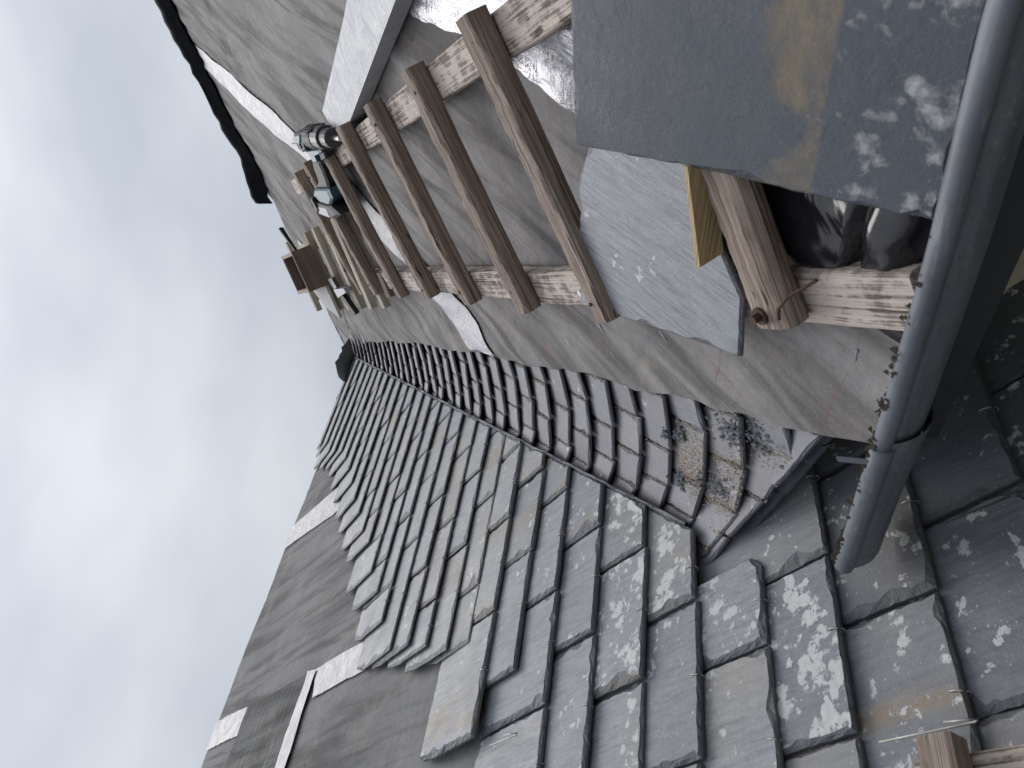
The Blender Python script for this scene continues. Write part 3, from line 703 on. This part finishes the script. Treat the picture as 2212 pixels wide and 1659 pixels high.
# ------------------------------------------------------------------ cordless drill hung between the rungs
drill = thing('cordless_drill', 'scuffed teal and black cordless drill hanging between ladder rungs', 'drill', RP(*hitR(735, 450, .06), .05))
def dz_(x, y): return (1150 + x * 300 / 1244) / 1.8445, (480 + y * 400 / 1659) / 1.8445
def solid(name, zp, h0, h1, mat, hh=.075, bev=.006):
    q = np.array([hitR(*dz_(*p), hh) for p in zp]); 
    if area(q) < 0: q = q[::-1]
    c = q.mean(0); k_ = len(q)
    rings = [(h0, .82), (h0 + bev, 1.0), (h1 - bev, 1.0), (h1, .82)]
    vs = [RP(*(c + (p - c) * s_), h) for h, s_ in rings for p in q]; uv = [tuple(p) for _ in rings for p in q]
    fs = [tuple(range(k_))[::-1], tuple(range(3 * k_, 4 * k_))]
    for r in range(3): fs += [(r * k_ + i, r * k_ + (i + 1) % k_, (r + 1) * k_ + (i + 1) % k_, (r + 1) * k_ + i) for i in range(k_)]
    return put(name, vs, fs, mat, drill, uv)
solid('motor_housing', [(210, 150), (370, 100), (480, 95), (420, 180), (400, 330), (430, 440), (360, 470), (240, 380), (190, 290)], .045, .105, M['dark_plastic'])
solid('housing_side', [(245, 170), (350, 140), (360, 200), (350, 330), (380, 400), (330, 400), (230, 320), (220, 230)], .09, .110, M['teal'])
solid('badge', [(205, 300), (320, 290), (350, 370), (270, 370)], .10, .113, M['pale_label'])
solid('trigger_housing', [(380, 450), (600, 420), (650, 470), (610, 500), (545, 520), (600, 640), (520, 650), (470, 570), (430, 500)], .05, .10, M['teal'])
solid('trigger', [(560, 500), (650, 480), (690, 590), (610, 640)], .06, .09, M['dark_plastic'])
solid('handle', [(480, 590), (600, 620), (680, 800), (740, 960), (770, 1080), (560, 1080), (600, 980), (560, 850), (510, 730)], .048, .098, M['dark_plastic'])
solid('handle_foot', [(540, 1080), (780, 1070), (850, 1230), (820, 1340), (640, 1290), (520, 1180)], .04, .105, M['teal'])
solid('battery', [(500, 1210), (640, 1290), (830, 1340), (1000, 1490), (890, 1560), (640, 1470), (490, 1230)], .035, .11, M['dark_plastic'])
solid('battery_face', [(640, 1330), (800, 1360), (870, 1540), (650, 1460)], .10, .1135, M['pale_label'])
solid('bit_holder', [(515, 1190), (560, 1190), (680, 1410), (650, 1440)], .10, .118, M['dark_plastic'])
def axis(z0, z1, h):
    a = RP(*hitR(*dz_(*z0), h), h); b = RP(*hitR(*dz_(*z1), h), h); return a, b
a, b = axis((410, 265), (740, 290), .075)
for nm, t0, t1, r, mt in (('clutch_ring', 0, .38, .036, 'dark_plastic'), ('gearbox', .36, .72, .034, 'grey_metal'), ('chuck', .70, 1.02, .027, 'grey_metal'), ('drill_bit', .98, 1.32, .007, 'steel')):
    v_, f_, u_ = loft(a + (b - a) * t0, a + (b - a) * t1, nR, circ(r, 16), 2); put(nm, v_, f_, M[mt], drill, u_)

# ------------------------------------------------------------------ small slatted rack at the head of the ladder
def P_at(ix, iy, h): y, s = hitR(ix, iy, h); return RP(y, s, h)
RA, RB = P_at(838, 640, .05), P_at(716, 503, .05)
# its far end stands proud of the slope: solve for the common offset of both far corners from their sight lines
rows, rhs = [], []
for P0, (ix, iy) in ((RA, (676, 660)), (RB, (624, 545))):
    d = ray(ix, iy); Q = np.eye(3) - np.outer(d, d); rows.append(Q); rhs.append(-Q @ P0)
w_ = np.linalg.lstsq(np.vstack(rows), np.hstack(rhs), rcond=None)[0]
RLn = np.linalg.norm(w_); RYv = w_ / RLn; RX = (RB - RA) - RYv * RYv.dot(RB - RA); RW = np.linalg.norm(RX); RX = RX / RW; RW += .02; RN = np.cross(RX, RYv); RN /= np.linalg.norm(RN)
if RN.dot(nR) < 0: RN = -RN
print('rack', RW, RLn, 'angle to slope', math.degrees(math.acos(min(1, abs(RN.dot(nR))))))
def RK(a, b, h): return RA + RX * a + RYv * b + RN * h
rack = thing('slatted_rack', 'small pale pine slatted rack at the head of the roof ladder', 'rack', RK(RW / 2, 0, 0))
for a in (.035, RW - .035):
    v_, f_, u_ = loft(RK(a, -.02, -.03), RK(a, RLn + .08, -.03), RN, rect(.045, .028, .003), 6, .02); put('rail', v_, f_, M['wood_pale'], rack, u_)
for i, b in enumerate((.03, .20, .36, .55, .735, RLn + .03)):
    v_, f_, u_ = loft(RK(-.035, b, -.001), RK(RW + .025, b, -.001), RN, rect(.042, .026, .003), 6, .03, 0, i); put('slat', v_, f_, M['wood_pale'], rack, u_)
v_, f_, u_ = loft(RK(.0, -.05, -.035), RK(.09, -.05, -.035), RN, rect(.05, .05, .004), 2); put('stop_block', v_, f_, M['wood_board'], rack, u_)
def rk_hit(ix, iy, h=0.):
    d = ray(ix, iy); P = d * (RN.dot(RA + RN * h) / RN.dot(d)); r = P - RA; return r.dot(RX), r.dot(RYv)
def z5(x, y): return 542.2 + .196 * x, 379.5 + .196 * y
box = thing('plywood_box', 'open brown plywood box lying on the slatted rack', 'box', RK(RW / 2, .5, .03))
c0 = rk_hit(*z5(700, 775), .027); c1 = rk_hit(*z5(905, 1130), .027)
bx0, bx1 = .085, .265; by0 = .70; bd = .24; bh = .085
print('box', c0, c1)
def bar(name, p0, p1, w, h, mat, par):
    v_, f_, u_ = loft(p0, p1, RN, rect(w, h), 1); return put(name, v_, f_, mat, par, u_)
T_ = .015; z0 = .0275
bar('front_panel', RK(bx0, by0, z0), RK(bx1, by0, z0), T_, bh, M['wood_board'], box)
bar('back_panel', RK(bx0, by0 + bd, z0), RK(bx1, by0 + bd, z0), T_, bh, M['wood_board'], box)
bar('side_panel', RK(bx0 + T_ / 2, by0 + T_ / 2, z0), RK(bx0 + T_ / 2, by0 + bd - T_ / 2, z0), T_, bh, M['wood_tan'], box)
bar('side_panel', RK(bx1 - T_ / 2, by0 + T_ / 2, z0), RK(bx1 - T_ / 2, by0 + bd - T_ / 2, z0), T_, bh, M['wood_tan'], box)
v_, f_, u_ = loft(RK((bx0 + bx1) / 2, by0 + T_ / 2, z0 + .001), RK((bx0 + bx1) / 2, by0 + bd - T_ / 2, z0 + .001), RN, rect(bx1 - bx0 - 2 * T_, .010), 1); put('bottom_panel', v_, f_, M['wood_board'], box, u_)
# dark bars sticking out behind the box, slate offcuts and a slater's hammer in front
for i in range(2):
    a = rk_hit(*z5(480 + 12 * i, 690), .06); P = RK(a[0] - .05, a[1] + .10 + .03 * i, .05)
    pe = ray(*z5(330 + 22 * i, 570)); pe = pe * (np.linalg.norm(P) + .02)
    v_, f_, u_ = loft(P, pe, RN, rect(.02, .012, .002), 2)
    tag(put('steel_bar', v_, f_, M['dark_plastic'], None, u_), ['dark flat steel bar sticking out behind the plywood box', 'second dark steel bar beside the first behind the box'][i], 'bar')
def rplate(name, zp, h, th, mat):
    q = [rk_hit(*z5(*p), h) for p in zp]
    if area(q) < 0: q = q[::-1]
    k_ = len(q); vs = [RK(a, b, h) for a, b in q] + [RK(a, b, h + th) for a, b in q]
    fs = [tuple(range(k_))[::-1], tuple(range(k_, 2 * k_))] + [(i, (i + 1) % k_, k_ + (i + 1) % k_, k_ + i) for i in range(k_)]
    return put(name, vs, fs, mat, None, [q_ for q_ in q] * 2)
tag(rplate('plaster_sheet', [(700, 1240), (850, 1210), (1010, 1560), (930, 1500), (850, 1440)], .027, .012, M['plaster']), 'pale grey torn sheet hanging across the rack beside the box', 'sheet')
ham = thing('slater_hammer', 'grey steel slater hammer lying across the rack slats', 'hammer', RK(.1, .2, .03))
def hplate(name, zp, h, th, mat):
    o = rplate(name, zp, h, th, mat); o.parent = ham; o.location = o.location - ham.location; return o
hplate('head', [(970, 1230), (1080, 1215), (1110, 1260), (1020, 1320)], .03, .025, M['pale_label'])
hplate('blade', [(880, 1130), (920, 1110), (980, 1215), (960, 1240)], .03, .015, M['grey_metal'])
hplate('handle', [(1030, 1310), (1060, 1300), (1200, 1500), (1180, 1520)], .028, .02, M['dark_plastic'])

# black membrane tip at the top of the valley and mortar behind
def f_tip(a, b):
    ix = np.interp(a, [0, .3, .6, 1], [742, 735, 737, 757]) if b > .5 else np.interp(a, [0, .5, 1], [742, 752, 762])
    iy = np.interp(a, [0, .3, .6, 1], [838, 800, 770, 735])
    P = ray(ix, iy) * (4.02 + .10 * a)
    return P + HF * (.10 * abs(b - .5)), (a, b)
v0_ = []
prof_a = np.linspace(0, 1, 16)
lo = [LP(V(1.70)[0] - .30 + .48 * t, RIDGE_L - .06 + .03 * t, .012) for t in prof_a]
def up_h(t): return .02 + .085 * math.sin(math.pi * min(1, t * 1.05)) ** .6 * (1 + .25 * N(t * 5, 2)) + .01 * N(t * 14, 7)
hi = [p + UPV * up_h(t) + HF * .03 for p, t in zip(lo, prof_a)]
bk = [p + HF * .22 - UPV * .06 for p in lo]
vs = lo + hi + bk; k_ = len(lo)
fs = [(i, i + 1, k_ + i + 1, k_ + i) for i in range(k_ - 1)] + [(k_ + i, k_ + i + 1, 2 * k_ + i + 1, 2 * k_ + i) for i in range(k_ - 1)]
tag(put('membrane_flap', vs, fs, M['black_film'], None, [(i * .02, 0) for i in range(3 * k_)], True), 'black membrane flap standing up at the head of the valley', 'membrane')

# ------------------------------------------------------------------ crumbs swept into the valley joints
def fan_top(t, z, dh=0.):
    fr = ((z - .30 * (t - .55) ** 2 + .30) / .0575) % 1.0
    return fan(t, z, .0450 - .0165 * fr + dh)
low = [q for q in FAN if q[0] < .35]
def s_joint():
    q = random.choice(low); e = rnd(0, 1); z = q[3] + e * .055
    return fan_top(q[1] + rnd(-.012, .012), z, rnd(-.002, .002))
def s_sand():
    y, s = None, None
    a = rnd(0, 1); t = .42 + rnd(-.12, .16) + .1 * a; z = -.10 + rnd(-.075, .085)
    if z < zclip(t) + .01: return None
    return fan_top(t, z, rnd(-.002, .002))
v_, f_ = crumbs(2200, s_joint, .0009, .0027); tag(put('joint_sand', v_, f_, M['crumb_tan']), 'tan grit caught in the joints of the valley slates', 'grit', kind='stuff')
v_, f_ = crumbs(3600, s_sand, .0008, .0022); tag(put('sand_patch', v_, f_, M['crumb_tan']), 'tan sand spilt over the lowest valley slates', 'sand', kind='stuff')
def s_chip():
    c = random.choice([(.70, -.115, .05, .03), (.70, -.115, .05, .03), (.45, -.085, .04, .018), (.40, -.02, .035, .008), (.62, -.02, .02, .012)])
    t, z = c[0] + random.gauss(0, c[2] * .6), c[1] + random.gauss(0, c[3] * .7)
    if z < zclip(t) + .012: return None
    return fan_top(t, z, rnd(-.001, .007))
v_, f_ = crumbs(420, s_chip, .0018, .0062); tag(put('slate_chips', v_, f_, M['crumb_slate']), 'heap of small dark slate chips at the foot of the valley', 'chips', kind='stuff')

# ------------------------------------------------------------------ second ladder on the slates and loose wire hooks
lad2 = thing('roof_ladder', 'weathered ladder on the slates, only a rail and rung end showing', 'ladder', LP(.33, -.45, .02))
B2 = LP(*hitL(2040, 1630, .045), .010); d2 = LP(*hitL(2212, 1600, .045), .010) - B2; d2 /= np.linalg.norm(d2); e2 = np.cross(d2, nL)
if e2[0] > 0: e2 = -e2
C2 = B2 + e2 * .035
v_, f_, u_ = loft(C2 - d2 * .035, C2 + d2 * .75, nL, rect(.07, .035, .006), 30, .04, .002); put('rail', v_, f_, M['wood_rail'], lad2, u_)
P2 = LP(*hitL(1985, 1636, .06), .0455) - e2 * .012
v_, f_, u_ = loft(P2 + d2 * .03, P2 + d2 * .03 + e2 * .42, nL, rect(.042, .036, .008), 30, .07, .003, 3.); put('rung', v_, f_, M['wood_rung'], lad2, u_)
for i, (p, q) in enumerate((((1902, 1605), (2108, 1561)), ((1060, 1612), (1118, 1588)))):
    A = LP(*hitL(*p, .025), .027); B = LP(*hitL(*q, .025), .027); d = (B - A) / np.linalg.norm(B - A); s_ = np.cross(d, nL)
    v_, f_, u_ = tube([A, A * .5 + B * .5, B, B + d * .006 + nL * .004, B + nL * .010 - d * .004, B + nL * .006 - d * .03 - s_ * .004], .0016, 8)
    tag(put('wire_hook', v_, f_, M['wire'], None, u_, True), ['long bright wire hook lying beside the ochre stained slate', 'short wire hook below the pale slate at the felt edge'][i], 'hook')
